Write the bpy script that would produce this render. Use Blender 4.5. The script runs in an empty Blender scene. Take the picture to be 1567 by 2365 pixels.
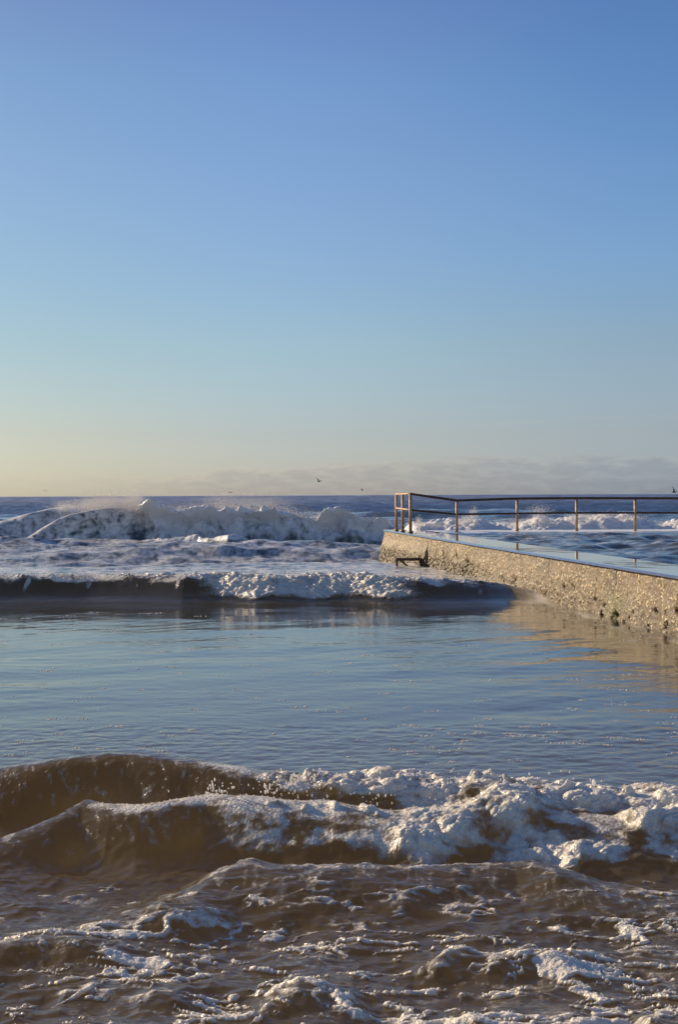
import bpy, bmesh, math, random
import numpy as np
from mathutils import Matrix, Vector

random.seed(7)
rng = np.random.default_rng(7)
R = math.radians
sc = bpy.context.scene
col = sc.collection

# ------------------------------------------------------------------ camera
F = 3516.0                      # focal length in pixels of a 1567 x 2365 frame
EYE = 1.9                       # eye height above the calm water
PITCH, ROLL = math.atan(39 / F), R(-0.25)
cam = bpy.data.objects.new('camera', bpy.data.cameras.new('camera'))
col.objects.link(cam)
cam.data.sensor_fit = 'VERTICAL'
cam.data.sensor_height = 36
cam.data.lens = F / 2365 * 36
cam.data.clip_end = 30000
cam.data.clip_start = 0.05
CAM = (Matrix.Translation((0, 0, EYE)) @ Matrix.Rotation(math.pi / 2 - PITCH, 4, 'X') @ Matrix.Rotation(ROLL, 4, 'Z'))
cam.matrix_world = CAM
sc.camera = cam
CR = CAM.to_3x3()

# ------------------------------------------------------------------ light
SUN_EL, SUN_AZ = 21.0, -58.0
EXPOSURE = 0.415
w = bpy.data.worlds.new('World')
sc.world = w
w.use_nodes = True
sun = bpy.data.objects.new('sun', bpy.data.lights.new('sun', 'SUN'))
col.objects.link(sun)
sun.data.energy = 5.0
sun.data.angle = R(0.53)
sun.data.color = (1.0, 0.77, 0.50)
sd = Vector((math.sin(R(SUN_AZ)) * math.cos(R(SUN_EL)), math.cos(R(SUN_AZ)) * math.cos(R(SUN_EL)), math.sin(R(SUN_EL))))
sun.rotation_euler = sd.to_track_quat('Z', 'Y').to_euler()
sc.view_settings.view_transform = 'Standard'
sc.view_settings.look = 'None'
sc.view_settings.exposure = EXPOSURE
sc.view_settings.gamma = 1
sc.render.engine = 'CYCLES'
sc.cycles.max_bounces = 8
sc.cycles.sample_clamp_indirect = 6
sc.cycles.use_denoising = True


class NT:
    """small helper around a node tree"""
    def __init__(s, tree):
        s.t = tree
        s.n = tree.nodes

    def new(s, kind, **kw):
        n = s.n.new(kind)
        for k, v in kw.items():
            setattr(n, k, v)
        return n

    def put(s, sock, v):
        if hasattr(v, 'is_linked') or isinstance(v, bpy.types.NodeSocket):
            s.t.links.new(v, sock)
        elif v is not None:
            sock.default_value = v

    def math(s, op, a, b=None, c=None, clamp=False):
        n = s.new('ShaderNodeMath', operation=op, use_clamp=clamp)
        s.put(n.inputs[0], a)
        if b is not None:
            s.put(n.inputs[1], b)
        if c is not None:
            s.put(n.inputs[2], c)
        return n.outputs[0]

    def sm(s, v, lo, hi, a=0.0, b=1.0):
        n = s.new('ShaderNodeMapRange', interpolation_type='SMOOTHSTEP')
        s.put(n.inputs[0], v)
        for i, q in enumerate((lo, hi, a, b)):
            s.put(n.inputs[1 + i], q)
        return n.outputs[0]

    def mix(s, f, a, b, blend='MIX'):
        n = s.new('ShaderNodeMix', data_type='RGBA', blend_type=blend)
        s.put(n.inputs[0], f)
        for sock, v in ((n.inputs[6], a), (n.inputs[7], b)):
            if isinstance(v, tuple) and len(v) == 3:
                v = v + (1,)
            s.put(sock, v)
        return n.outputs[2]

    def noise(s, vec, scale, detail=3.0, rough=0.55, dist=0.0):
        n = s.new('ShaderNodeTexNoise')
        if vec is not None:
            s.put(n.inputs['Vector'], vec)
        n.inputs['Scale'].default_value = scale
        n.inputs['Detail'].default_value = detail
        n.inputs['Roughness'].default_value = rough
        n.inputs['Distortion'].default_value = dist
        return n.outputs[0]

    def voro(s, vec, scale, feature='F1', rand=1.0):
        n = s.new('ShaderNodeTexVoronoi', feature=feature)
        if vec is not None:
            s.put(n.inputs['Vector'], vec)
        n.inputs['Scale'].default_value = scale
        n.inputs['Randomness'].default_value = rand
        return n

    def attr(s, name):
        return s.new('ShaderNodeAttribute', attribute_name=name).outputs['Fac']

    def bump(s, height, strength, dist, normal=None):
        n = s.new('ShaderNodeBump')
        s.put(n.inputs['Strength'], strength)
        n.inputs['Distance'].default_value = dist
        s.put(n.inputs['Height'], height)
        if normal is not None:
            s.put(n.inputs['Normal'], normal)
        return n.outputs[0]

    def ramp(s, v, stops):
        n = s.new('ShaderNodeValToRGB')
        e = n.color_ramp.elements
        while len(e) < len(stops):
            e.new(0.5)
        for el, (p, c) in zip(e, stops):
            el.position = p
            el.color = tuple(c) + (1,)
        s.put(n.inputs[0], v)
        return n.outputs[0]


def lin(c):
    return tuple(((v / 255) / 12.92 if v / 255 <= 0.04045 else ((v / 255 + 0.055) / 1.055) ** 2.4) for v in c)


def build_sky():
    n = NT(w.node_tree)
    bg = w.node_tree.nodes['Background']
    sky = n.new('ShaderNodeTexSky', sky_type='NISHITA', sun_disc=False)
    sky.sun_elevation = R(SUN_EL)
    sky.sun_rotation = R(SUN_AZ)
    sky.air_density, sky.dust_density, sky.ozone_density = 1.0, 0.6, 1.5
    bg.inputs[1].default_value = 0.075
    # what the clear model sky gives at eight heights (left, middle, right of view) and what this evening's air looks like
    rows = (0, 200, 400, 600, 800, 1000, 1120)
    nis = (((0.264, 0.407, 0.565), (0.211, 0.329, 0.479), (0.181, 0.281, 0.425)),
           ((0.306, 0.440, 0.605), (0.241, 0.362, 0.513), (0.206, 0.315, 0.450)),
           ((0.362, 0.506, 0.653), (0.284, 0.417, 0.554), (0.243, 0.362, 0.485)),
           ((0.445, 0.595, 0.694), (0.351, 0.491, 0.590), (0.301, 0.427, 0.514)),
           ((0.581, 0.709, 0.694), (0.459, 0.584, 0.588), (0.394, 0.506, 0.508)),
           ((0.787, 0.779, 0.558), (0.615, 0.633, 0.464), (0.515, 0.534, 0.393)),
           ((0.801, 0.648, 0.380), (0.583, 0.495, 0.305), (0.456, 0.398, 0.254)))
    want = (((119, 153, 200), (105, 140, 195), (89, 129, 185)), ((130, 166, 209), (117, 155, 205), (97, 140, 193)),
            ((143, 177, 216), (129, 165, 210), (113, 153, 201)), ((155, 189, 216), (141, 176, 212), (126, 165, 204)),
            ((173, 200, 209), (159, 189, 204), (145, 171, 189)), ((201, 205, 193), (179, 188, 187), (161, 172, 177)),
            ((204, 197, 174), (179, 176, 167), (151, 159, 165)))
    geo = n.new('ShaderNodeTexCoord').outputs['Generated']
    sep = n.new('ShaderNodeSeparateXYZ')
    n.put(sep.inputs[0], geo)
    X, Y, Z = sep.outputs
    K = 3.2
    ramps = []
    for side in range(3):
        st = []
        for r_, nn, ww in sorted(zip(rows, nis, want), reverse=True):
            el = math.sin(math.atan((1143 - r_) / F))
            st.append((el / 0.4, [min(1, b / a / K) for a, b in zip(nn[side], lin(ww[side]))]))
        ramps.append(n.ramp(n.math('DIVIDE', Z, 0.4), st))
    az = n.math('DIVIDE', X, n.math('SQRT', n.math('ADD', n.math('MULTIPLY', X, X), n.math('MULTIPLY', Y, Y))))
    t = n.mix(n.sm(az, -0.22, 0.0), ramps[0], ramps[1])
    t = n.mix(n.sm(az, 0.0, 0.22), t, ramps[2])
    tint = n.new('ShaderNodeVectorMath', operation='SCALE')
    n.put(tint.inputs[0], t)
    tint.inputs['Scale'].default_value = K
    c = n.mix(1.0, sky.outputs[0], tint.outputs[0], 'MULTIPLY')
    # low bank of evening cloud on the horizon and three thin streaks above it
    mp = n.new('ShaderNodeCombineXYZ')
    n.put(mp.inputs[0], n.math('MULTIPLY', az, 30.0))
    n.put(mp.inputs[1], n.math('MULTIPLY', Z, 120.0))
    nz = n.noise(mp.outputs[0], 0.7, 6, 0.6)
    puff = n.noise(mp.outputs[0], 1.9, 4, 0.6)
    hump = n.math('MULTIPLY', n.sm(n.math('ABSOLUTE', n.math('SUBTRACT', az, -0.062)), 0.030, 0.0), 0.004)
    top = n.math('ADD', n.math('ADD', 0.016, n.math('MULTIPLY', n.sm(az, -0.12, 0.10), 0.010)), hump)
    edge = n.math('ADD', n.math('SUBTRACT', top, Z), n.math('ADD', n.math('MULTIPLY', n.math('SUBTRACT', nz, 0.5), 0.016), n.math('MULTIPLY', n.math('SUBTRACT', puff, 0.5), 0.008)))
    bank_ = n.math('MULTIPLY', n.sm(edge, -0.001, 0.005), n.sm(az, -0.17, -0.06, 0.25, 1.0))
    rim = n.math('MULTIPLY', bank_, n.sm(edge, 0.008, 0.001))
    body = n.math('MULTIPLY', bank_, n.sm(puff, 0.30, 0.62, 0.15, 0.75))
    c = n.mix(body, c, n.mix(1.0, c, (0.83, 0.81, 0.87), 'MULTIPLY'))
    c = n.mix(n.math('MULTIPLY', rim, 0.8), c, n.mix(1.0, c, (1.20, 1.14, 1.05), 'MULTIPLY'))
    wis = n.noise(mp.outputs[0], 0.55, 4, 0.6)
    def streak(a0, a1, z0, hz):
        m = n.math('MULTIPLY', n.sm(az, a0, a0 + 0.012), n.sm(az, a1, a1 - 0.012))
        zz = n.math('ABSOLUTE', n.math('SUBTRACT', n.math('ADD', Z, n.math('MULTIPLY', n.math('SUBTRACT', wis, 0.5), 0.004)), z0))
        return n.math('MULTIPLY', m, n.sm(zz, hz, 0.0))
    s3 = n.math('ADD', n.math('ADD', streak(.096, .142, .0467, .0013), streak(.146, .190, .0490, .0013)), streak(.194, .26, .0502, .0009), clamp=True)
    c = n.mix(n.math('MULTIPLY', s3, 0.45), c, n.mix(1.0, c, (1.14, 1.02, 1.0), 'MULTIPLY'))
    w.node_tree.links.new(c, bg.inputs[0])


build_sky()


# ------------------------------------------------------------------ helpers
def at(px, py, z=0.0):
    """the point at height z that is seen at pixel (px, py) of the photograph"""
    v = CR @ Vector(((px - 783.5) / F, -(py - 1182.5) / F, -1))
    k = (z - EYE) / v.z
    return Vector((v.x * k, v.y * k, z))


def at_d(px, py, d):
    """the point at distance d (along y) seen at pixel (px, py)"""
    v = CR @ Vector(((px - 783.5) / F, -(py - 1182.5) / F, -1))
    k = d / v.y
    return Vector((v.x * k, d, EYE + v.z * k))


def tag(o, label=None, cat=None, group=None, kind=None):
    if label: o['label'] = label
    if cat: o['category'] = cat
    if group: o['group'] = group
    if kind: o['kind'] = kind
    return o


def mesh_np(name, V, Q, mat, parent=None, smooth=True, attrs=None, normals=None):
    """one mesh object from numpy arrays; Q is an (n, 3) or (n, 4) index array, or a list of such arrays"""
    if not isinstance(Q, list):
        Q = [Q]
    Q = [q for q in Q if len(q)]
    me = bpy.data.meshes.new(name)
    me.vertices.add(len(V))
    me.vertices.foreach_set('co', np.ascontiguousarray(V, np.float32).ravel())
    idx = np.concatenate([q.ravel() for q in Q]).astype(np.int32)
    cnt = np.concatenate([np.full(len(q), q.shape[1], np.int32) for q in Q])
    me.loops.add(len(idx))
    me.loops.foreach_set('vertex_index', idx)
    me.polygons.add(len(cnt))
    st = np.zeros(len(cnt), np.int32)
    st[1:] = np.cumsum(cnt)[:-1]
    me.polygons.foreach_set('loop_start', st)
    if smooth:
        me.polygons.foreach_set('use_smooth', np.ones(len(cnt), bool))
    for k, a in (attrs or {}).items():
        at_ = me.attributes.new(k, 'FLOAT', 'POINT')
        at_.data.foreach_set('value', np.ascontiguousarray(a, np.float32))
    me.update(calc_edges=True)
    me.materials.append(mat)
    if normals is not None:
        me.normals_split_custom_set_from_vertices(np.ascontiguousarray(normals, np.float32))
    o = bpy.data.objects.new(name, me)
    col.objects.link(o)
    if parent is not None:
        o.parent = parent
    return o


def obj_bm(name, bm, mat, parent=None, smooth=True):
    me = bpy.data.meshes.new(name)
    bm.to_mesh(me)
    bm.free()
    for p in me.polygons:
        p.use_smooth = smooth
    me.materials.append(mat)
    o = bpy.data.objects.new(name, me)
    col.objects.link(o)
    if parent is not None:
        o.parent = parent
    return o


# ---- noise on arrays
def _h(ix, iy, seed):
    h = (ix.astype(np.int64) * 374761393 + iy.astype(np.int64) * 668265263 + seed * 144665) & 0xFFFFFFFF
    h = ((h ^ (h >> 13)) * 1274126177) & 0xFFFFFFFF
    h = ((h ^ (h >> 16)) * 2246822519) & 0xFFFFFFFF
    return ((h ^ (h >> 15)) & 0xFFFFFF) / float(0x1000000)


def perlin(x, y, seed=0):
    x = np.asarray(x, np.float64); y = np.asarray(y, np.float64)
    ix, iy = np.floor(x), np.floor(y)
    fx, fy = x - ix, y - iy
    u, v = fx * fx * fx * (fx * (fx * 6 - 15) + 10), fy * fy * fy * (fy * (fy * 6 - 15) + 10)
    def g(dx, dy):
        a = _h(ix + dx, iy + dy, seed) * 2 * np.pi
        return np.cos(a) * (fx - dx) + np.sin(a) * (fy - dy)
    a = g(0, 0); a += u * (g(1, 0) - a)
    b = g(0, 1); b += u * (g(1, 1) - b)
    return (a + v * (b - a)) * 1.5


def fbm(x, y, octs=4, seed=0, gain=0.5):
    s, a, t = 0.0, 1.0, 0.0
    for i in range(octs):
        s = s + a * perlin(x * 2 ** i + 13.7 * i, y * 2 ** i - 7.1 * i, seed + i)
        t += a
        a *= gain
    return s / t


def domes(x, y, cell, seed, r0=0.35, r1=0.75, keep=1.0):
    """round bubble-like bumps of random size: height of the highest half sphere over each point"""
    x = np.asarray(x) / cell; y = np.asarray(y) / cell
    ix, iy = np.floor(x), np.floor(y)
    best = np.zeros_like(x)
    for dx in (-1, 0, 1):
        for dy in (-1, 0, 1):
            cx, cy = ix + dx, iy + dy
            px, py = cx + _h(cx, cy, seed), cy + _h(cx, cy, seed + 1)
            r = r0 + (r1 - r0) * _h(cx, cy, seed + 2) ** 1.5
            if keep < 1:
                r = r * (_h(cx, cy, seed + 3) < keep)
            best = np.maximum(best, r * r - (x - px) ** 2 - (y - py) ** 2)
    return np.sqrt(best) * cell


def sst(x, a, b):
    t = np.clip((x - a) / (b - a), 0, 1)
    return t * t * (3 - 2 * t)


def bank(X, Y, n, l0, l1, ang, spread, steep, seed, chop=0.8):
    """a bank of n sine waves between wavelengths l0 and l1 (metres): height and sideways shift"""
    r_ = np.random.default_rng(seed)
    z = np.zeros_like(X); dx = np.zeros_like(X); dy = np.zeros_like(X)
    for i in range(n):
        L = l0 * (l1 / l0) ** r_.random()
        a = ang + spread * r_.normal()
        k = 2 * np.pi / L
        amp = steep / k / math.sqrt(n)
        ph = k * (X * math.cos(a) + Y * math.sin(a)) + r_.random() * 6.283
        z += amp * np.cos(ph)
        if chop:
            s = -chop * amp * np.sin(ph)
            dx += s * math.cos(a); dy += s * math.sin(a)
    return z, dx, dy


def ridge(X, Y, pts, wf, wb, lean=0.0, d=None, p=1.0, wob=0.0, wfreq=1.0, seed=0):
    """a wave crest through pts [(px, py, height)]: returns height, shift toward the shore, profile 0..1 and the side (>0: shore side)"""
    P = []
    for q in pts:
        v = at(q[0], q[1], q[2]) if d is None else at_d(q[0], q[1], d)
        P.append((v.x, v.y, v.z))
    P = np.array(sorted(P))
    h = np.interp(X, P[:, 0], P[:, 2])
    yc = np.interp(X, P[:, 0], P[:, 1]) + lean * h
    if wob:
        yc = yc + wob * fbm(X * wfreq, Y * 0 + seed * 3.3, 3, seed)
    s = yc - Y
    t = np.where(s > 0, s / wf, -s / wb)
    g = (0.5 + 0.5 * np.cos(np.pi * np.clip(t, 0, 1))) ** p
    return h * g, -lean * h * g * g, g, s


def smax(a, b, e=.03):
    return .5 * (a + b + np.sqrt((a - b) ** 2 + e * e)) - .5 * e * np.exp(-np.maximum(np.maximum(a, b), 0) / .05)


# ------------------------------------------------------------------ materials
def new_mat(name):
    m = bpy.data.materials.new(name)
    m.use_nodes = True
    n = NT(m.node_tree)
    return m, n, m.node_tree.nodes['Principled BSDF'], m.node_tree.nodes['Material Output']


def water_material(name, near):
    """sea water: deep blue offshore, carrying sand near the shore (attribute silt), foam where the attribute foam says so"""
    m, n, b, out = new_mat(name)
    pos = n.new('ShaderNodeNewGeometry').outputs['Position']
    foam, silt, ripa = n.attr('foam'), n.attr('silt'), n.attr('rip')
    fs = 1.0 if near else 0.16
    grain = n.noise(pos, 26 * fs, 4, 0.6)
    fine = n.noise(pos, 140 * fs, 2, 0.6)
    g = n.math('ADD', n.math('MULTIPLY', grain, 0.7), n.math('MULTIPLY', fine, 0.3))
    thr = n.math('SUBTRACT', foam, n.math('MULTIPLY', g, 0.9))
    mask = n.sm(thr, -0.22 if near else -0.24, 0.26 if near else 0.30)
    # water body
    c = n.mix(silt, (0.105, 0.108, 0.112) if near else (0.062, 0.082, 0.096), (0.23, 0.205, 0.145))
    cloudy = n.noise(pos, 1.6 if near else 0.35, 4, 0.6)
    c = n.mix(n.sm(cloudy, 0.35, 0.7, 0.0, 0.5), c, n.mix(silt, (0.12, 0.122, 0.122) if near else (0.055, 0.09, 0.105), (0.32, 0.275, 0.17)))
    n.put(b.inputs['Base Color'], c)
    b.inputs['Roughness'].default_value = 1.0
    b.inputs['Specular IOR Level'].default_value = 0.0
    body = b.outputs[0]
    if near:
        # sand-laden water lets the low sun through its crests from behind
        tr = n.new('ShaderNodeBsdfTranslucent')
        n.put(tr.inputs['Color'], n.mix(n.sm(cloudy, .3, .75), n.mix(silt, (0.30, 0.40, 0.38), (0.99, 0.89, 0.55)), n.mix(silt, (0.28, 0.38, 0.36), (0.98, 0.84, 0.45))))
        bm_ = n.new('ShaderNodeMixShader')
        bm_.inputs[0].default_value = 0.82
        n.put(bm_.inputs[1], b.outputs[0]); n.put(bm_.inputs[2], tr.outputs[0])
        body = bm_.outputs[0]
    mp = n.new('ShaderNodeMapping')
    n.put(mp.inputs[0], pos)
    mp.inputs['Scale'].default_value = (0.6, 1.15, 1.0)
    rip = n.noise(mp.outputs[0], 8.0 if near else 2.2, 2.6 if near else 4, 0.55, 0.6)
    if near:
        rip = n.math('ADD', rip, n.math('MULTIPLY', n.noise(mp.outputs[0], 34.0, 2.0, 0.5, 0.8), n.math('MULTIPLY', ripa, 0.12)))
    bw = n.bump(rip, n.math('MULTIPLY', ripa, 0.34 if near else 0.45), 0.05 if near else 0.2)
    gl = n.new('ShaderNodeBsdfGlossy')
    gl.inputs['Color'].default_value = (1, 1, 1, 1)
    if near:
        gl.inputs['Roughness'].default_value = 0.05
    else:
        n.put(gl.inputs['Roughness'], n.sm(n.attr('far'), 0, 1, 0.10, 0.40))
    n.put(gl.inputs['Normal'], bw)
    fr = n.new('ShaderNodeFresnel')
    fr.inputs['IOR'].default_value = 1.333
    n.put(fr.inputs['Normal'], bw)
    water = n.new('ShaderNodeMixShader')
    n.put(water.inputs[0], fr.outputs[0]); n.put(water.inputs[1], body); n.put(water.inputs[2], gl.outputs[0])
    # foam
    f = n.new('ShaderNodeBsdfPrincipled')
    f.inputs['Base Color'].default_value = (0.78, 0.74, 0.66, 1) if near else (0.78, 0.79, 0.80, 1)
    f.inputs['Roughness'].default_value = 0.15 if near else 0.4
    f.inputs['IOR'].default_value = 1.3
    f.inputs['Subsurface Weight'].default_value = 0.35 if near else 0.0
    f.inputs['Subsurface Radius'].default_value = (1, 0.9, 0.75)
    f.inputs['Subsurface Scale'].default_value = 0.03
    cells = n.voro(pos, 48 if near else 9).outputs['Distance']
    cells2 = n.voro(pos, 120 if near else 24).outputs['Distance']
    hgt = n.math('ADD', n.math('ADD', n.math('MULTIPLY', cells, -0.7), n.math('MULTIPLY', cells2, -0.35)), n.math('MULTIPLY', grain, 0.25))
    n.put(f.inputs['Normal'], n.bump(hgt, 0.7 if near else .2, 0.014 if near else 0.05))
    mx = n.new('ShaderNodeMixShader')
    n.put(mx.inputs[0], n.math('MULTIPLY', mask, 0.93))
    n.put(mx.inputs[1], water.outputs[0])
    n.put(mx.inputs[2], f.outputs[0])
    n.put(out.inputs[0], mx.outputs[0])
    return m


M_near = water_material('shore_water', True)
M_sea = water_material('sea_water', False)


def spray_material():
    m, n, b, out = new_mat('spray_droplets')
    b.inputs['Base Color'].default_value = (0.9, 0.89, 0.87, 1)
    b.inputs['Roughness'].default_value = 0.3
    b.inputs['Transmission Weight'].default_value = 0.0
    tr = n.new('ShaderNodeBsdfTranslucent')
    tr.inputs[0].default_value = (0.95, 0.93, 0.9, 1)
    mx = n.new('ShaderNodeMixShader')
    mx.inputs[0].default_value = 0.45
    n.put(mx.inputs[1], b.outputs[0]); n.put(mx.inputs[2], tr.outputs[0])
    n.put(out.inputs[0], mx.outputs[0])
    return m


M_spray = spray_material()


# ------------------------------------------------------------------ layout of the pool
WALL_TOP = 0.80
WX0, WY0 = 1.40, 48.0                # far seaward corner of the side wall, its beach-side face
WS = 3.1 / 27.8                      # it comes toward the beach, drifting right
THICK = 1.05
OUT_Y0, OUT_Y1 = 44.0, 45.4          # outer wall across the pool's far end


def wall_x(y):
    return WX0 + (WY0 - y) * WS


# ------------------------------------------------------------------ the sea: one sheet, cut into sea and breaking waves
def rows_between(a, b, step):
    return np.arange(a, b, step)


def persp_rows(a, b, k):
    """rows between distances a and b, k per picture line"""
    n_ = int((1 / a - 1 / b) * 1524 * EYE * k)
    return 1 / np.linspace(1 / a, 1 / b, max(n_, 2), endpoint=False)


far_y = persp_rows(130, 25000, 11)
far_rows = np.stack([far_y, far_y + 1.1], 1).ravel()
ys = np.concatenate([
    np.linspace(-60, 3.0, 10, endpoint=False), rows_between(3.0, 4.8, 0.05), rows_between(4.8, 9.6, 0.0075), rows_between(9.6, 12, 0.02),
    persp_rows(12, 26.1, 1.6), rows_between(26.1, 29.2, 0.014), persp_rows(29.2, 36, 1.5), persp_rows(36, 49, 5),
    rows_between(49, 62, 0.05), persp_rows(62, 130, 5), far_rows, [26000.0]])
NC = 860
u = np.concatenate([[-12, -6, -3, -2, -1.5, -1.2], np.linspace(-1.05, 1.05, NC), [1.2, 1.5, 2, 3, 6, 12]])
hw = 0.235 * np.abs(ys) + 1.1
X0 = (hw[:, None] * u[None, :])
Y0 = np.repeat(ys[:, None], len(u), 1)
NR, NCC = X0.shape
Z = np.zeros_like(X0); DX = np.zeros_like(X0); DY = np.zeros_like(X0)
FOAM = np.zeros_like(X0)
SILT = 1 - sst(Y0, 8.7, 17) * 0.55 - sst(Y0, 20, 60) * 0.40
WID = np.zeros(X0.shape, np.int8)       # which wave a vertex belongs to (0: sea)


def sl(a, b):
    return slice(int(np.searchsorted(ys, a)), int(np.searchsorted(ys, b)))


# --- general chop
q = sl(3.0, 13.5); X, Y = X0[q], Y0[q]
fade = sst(Y, 9.9, 8.6)
for args in ((16, .45, 1.3, -1.35, .6, .10, 1), (24, .16, .55, -1.35, .8, .17, 12), (26, .045, .16, -1.3, 1.1, .17, 2)):
    z, dx, dy = bank(X, Y, *args)
    Z[q] += z * fade; DX[q] += dx * fade; DY[q] += dy * fade
q = sl(9, 40); X, Y = X0[q], Y0[q]
fade = sst(Y, 8.8, 10.2)
for args in ((26, .14, .5, -1.4, 1.0, .020, 3), (18, .6, 2.6, -1.4, .7, .014, 4)):
    z, dx, dy = bank(X, Y, *args)
    amp = fade * (0.55 + 0.9 * sst(fbm(X * .25, Y * .12, 3, 9), -.3, .4))
    Z[q] += z * amp
q = sl(35, 26000); X, Y = X0[q], Y0[q]
fade = sst(Y, 36, 46)
for args in ((18, .6, 2.4, -1.4, .6, .20, 5), (22, 2.4, 9, -1.45, .45, .17, 6), (12, 10, 30, -1.5, .3, .13, 7)):
    z, dx, dy = bank(X, Y, *args)
    Z[q] += z * fade; DX[q] += dx * fade; DY[q] += dy * fade
# broken foamy water between the breaker and the middle wave
q = sl(30, 60); X, Y = X0[q], Y0[q]
z, dx, dy = bank(X, Y, 24, .4, 1.8, -1.45, .6, .085, 8)
fade = sst(Y, 31, 36) * sst(Y, 59.5, 57.5)
Z[q] += z * fade; DX[q] += dx * fade; DY[q] += dy * fade
n1 = fbm(X * 1.1, Y * .8, 5, 21)
n2 = 1 - np.abs(fbm(X * 2.2 + n1, Y * 1.6, 4, 25)) * 3.4
FOAM[q] = np.maximum(FOAM[q], fade * np.clip(.35 + .22 * n1 + .18 * n2 + z * 1.2, 0, .8))
# foamy patches just outside the breaker and a few whitecaps farther out
q = sl(59, 400); X, Y = X0[q], Y0[q]
n1 = fbm(X * .16, Y * .05, 4, 31)
FOAM[q] = np.maximum(FOAM[q], sst(Y, 60, 66) * sst(Y, 130, 75) * np.clip(.38 + .5 * n1, 0, .6))
n1 = fbm(X * .25, Y * .25, 4, 33)
FOAM[q] = np.maximum(FOAM[q], sst(n1, .50, .66) * .7 * sst(Y, 62, 90))

# beyond 130 m: every second row is a wave crest just behind a trough, the backs of the waves run down to the next trough
fi = np.nonzero(ys >= 130)[0][:-1]
for k, i in enumerate(fi):
    if k % 2 == 0:
        Z[i] = Z[i] * .3 - .10
        DY[i] = 0; DX[i] = 0
    else:
        x = X0[i]
        sx = 1 / (3.5 + ys[i] * .016)
        hgt = .30 + .34 * perlin(x * sx, x * 0 + k * 7.31, 35) + .16 * perlin(x * sx * 3.1, x * 0 + k * 3.7, 36) + .0002 * min(ys[i], 1500) * (.5 + perlin(x * sx * .3, x * 0 + k * .9, 37))
        Z[i] = np.clip(hgt, .02, 2)
        DY[i] = 0; DX[i] = 0

# --- the big breaker offshore (wave 1)
q = sl(49, 64); X, Y = X0[q], Y0[q]
B0 = [(-160, 1235), (-60, 1212), (0, 1200), (60, 1184), (110, 1172), (150, 1166), (175, 1172), (210, 1190), (260, 1215), (330, 1240)]
z0, dy0, g0, s0 = ridge(X, Y, B0, 1.6, 3.0, .25, d=60.0, wob=.25, wfreq=.5, seed=3)
BM = [(-40, 1290), (0, 1270), (40, 1252), (70, 1238), (100, 1218), (130, 1199), (160, 1187), (200, 1179), (250, 1172), (290, 1171), (320, 1179), (350, 1181),
      (400, 1180), (440, 1186), (480, 1189), (520, 1190), (560, 1186), (590, 1187), (630, 1195), (670, 1205), (705, 1210), (730, 1204), (760, 1196),
      (785, 1196), (815, 1204), (845, 1212), (880, 1212), (910, 1218), (960, 1235), (1010, 1290)]
zb, dyb, gb, sb = ridge(X, Y, BM, 1.5, 4.0, .55, d=57.2, wob=.22, wfreq=.45, seed=5)
zb = np.maximum(zb, 0); z0 = np.maximum(z0, 0)
zz = np.maximum(zb, z0)
XP = X / Y * F + 783.5 - 0            # rough bearing, only to say which stretch of the crest is broken
brk = sst(X + .35 * fbm(X * 1.5, zz * 2.2, 3, 40) - .55 * (1.3 - zz), at_d(312, 1200, 57).x, at_d(345, 1200, 57).x)      # broken from here to the right
brk_left = sst(X, at_d(60, 1200, 60).x, at_d(130, 1200, 60).x) * sst(X, at_d(190, 1200, 60).x, at_d(160, 1200, 60).x)
lumpy = brk * sst(gb, .0, .12) * sst(sb, -1.2, 0.1)
soft = fbm(X * 2.2 + zz, Y * 2 - zz * 1.2, 5, 45)
d1 = domes(X, Y * 1.2 + zz * .4, 1.15, 41) ; d2 = domes(X, Y * 1.2 + zz, .38, 43); d3 = domes(X + zz * .6, Y * 1.3, .16, 47)
lump = d1 * .62 + d2 * .55 + d3 * .55 + .22 * soft
Z[q] = Z[q] * (1 - .85 * np.maximum(gb, g0)) + zz + lump * lumpy * .70
Z[q] += .12 * sst(perlin(X * 2.2, Y * 2, 137) + .5 * perlin(X * 6, Y * 5, 138), .2, 1.0) * sst(gb, .85, .99) * sst(X, at_d(240, 1200, 57).x, at_d(330, 1200, 57).x)
DY[q] += np.where(zb >= z0, dyb, dy0) - lump * lumpy * .55 - brk * .5 * np.clip(zb, 0, 2) * gb ** 3
n1 = fbm(X * 1.1 + zz, Y * .9, 4, 51)
net = 1 - np.abs(fbm(X * .9 + n1 * .6, Y * .8 + zz * 1.2, 3, 53)) * 3.4
face = np.maximum(sst(gb, .02, .2) * (sb > -.3), sst(g0, .05, .25))
net2 = 1 - np.abs(fbm(X * 2.4 + n1, Y * 1.4 + zz * 2.6, 3, 54)) * 3.6
fo = face * np.clip(.42 + .16 * n1 + .10 * net + .14 * net2, .2, .75)
vs = fbm(X * 2.6 + n1 * .4, zz * 1.3 + Y * .3, 4, 57)
fo = np.maximum(fo, lumpy * np.clip(.62 + .32 * n1 + .45 * vs + .25 * sst(gb, .6, .95), .25, 1.0))
crest = sst(gb, .86, .985)
fo = np.maximum(fo, crest * np.clip(.55 + .7 * n1, 0, 1) * sst(X, at_d(120, 1200, 57).x, at_d(210, 1200, 57).x))
fo = np.maximum(fo, sst(g0, .85, .99) * np.clip(.35 + .5 * n1 + .6 * brk_left, 0, 1))
# the white shoulder line running down to the left
shl = sst(X, at_d(10, 1200, 57).x, at_d(60, 1200, 57).x) * sst(X, at_d(180, 1200, 57).x, at_d(140, 1200, 57).x)
fo = np.maximum(fo, shl * sst(gb + .30 * n1, .72, 1.05) * .40)
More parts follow.
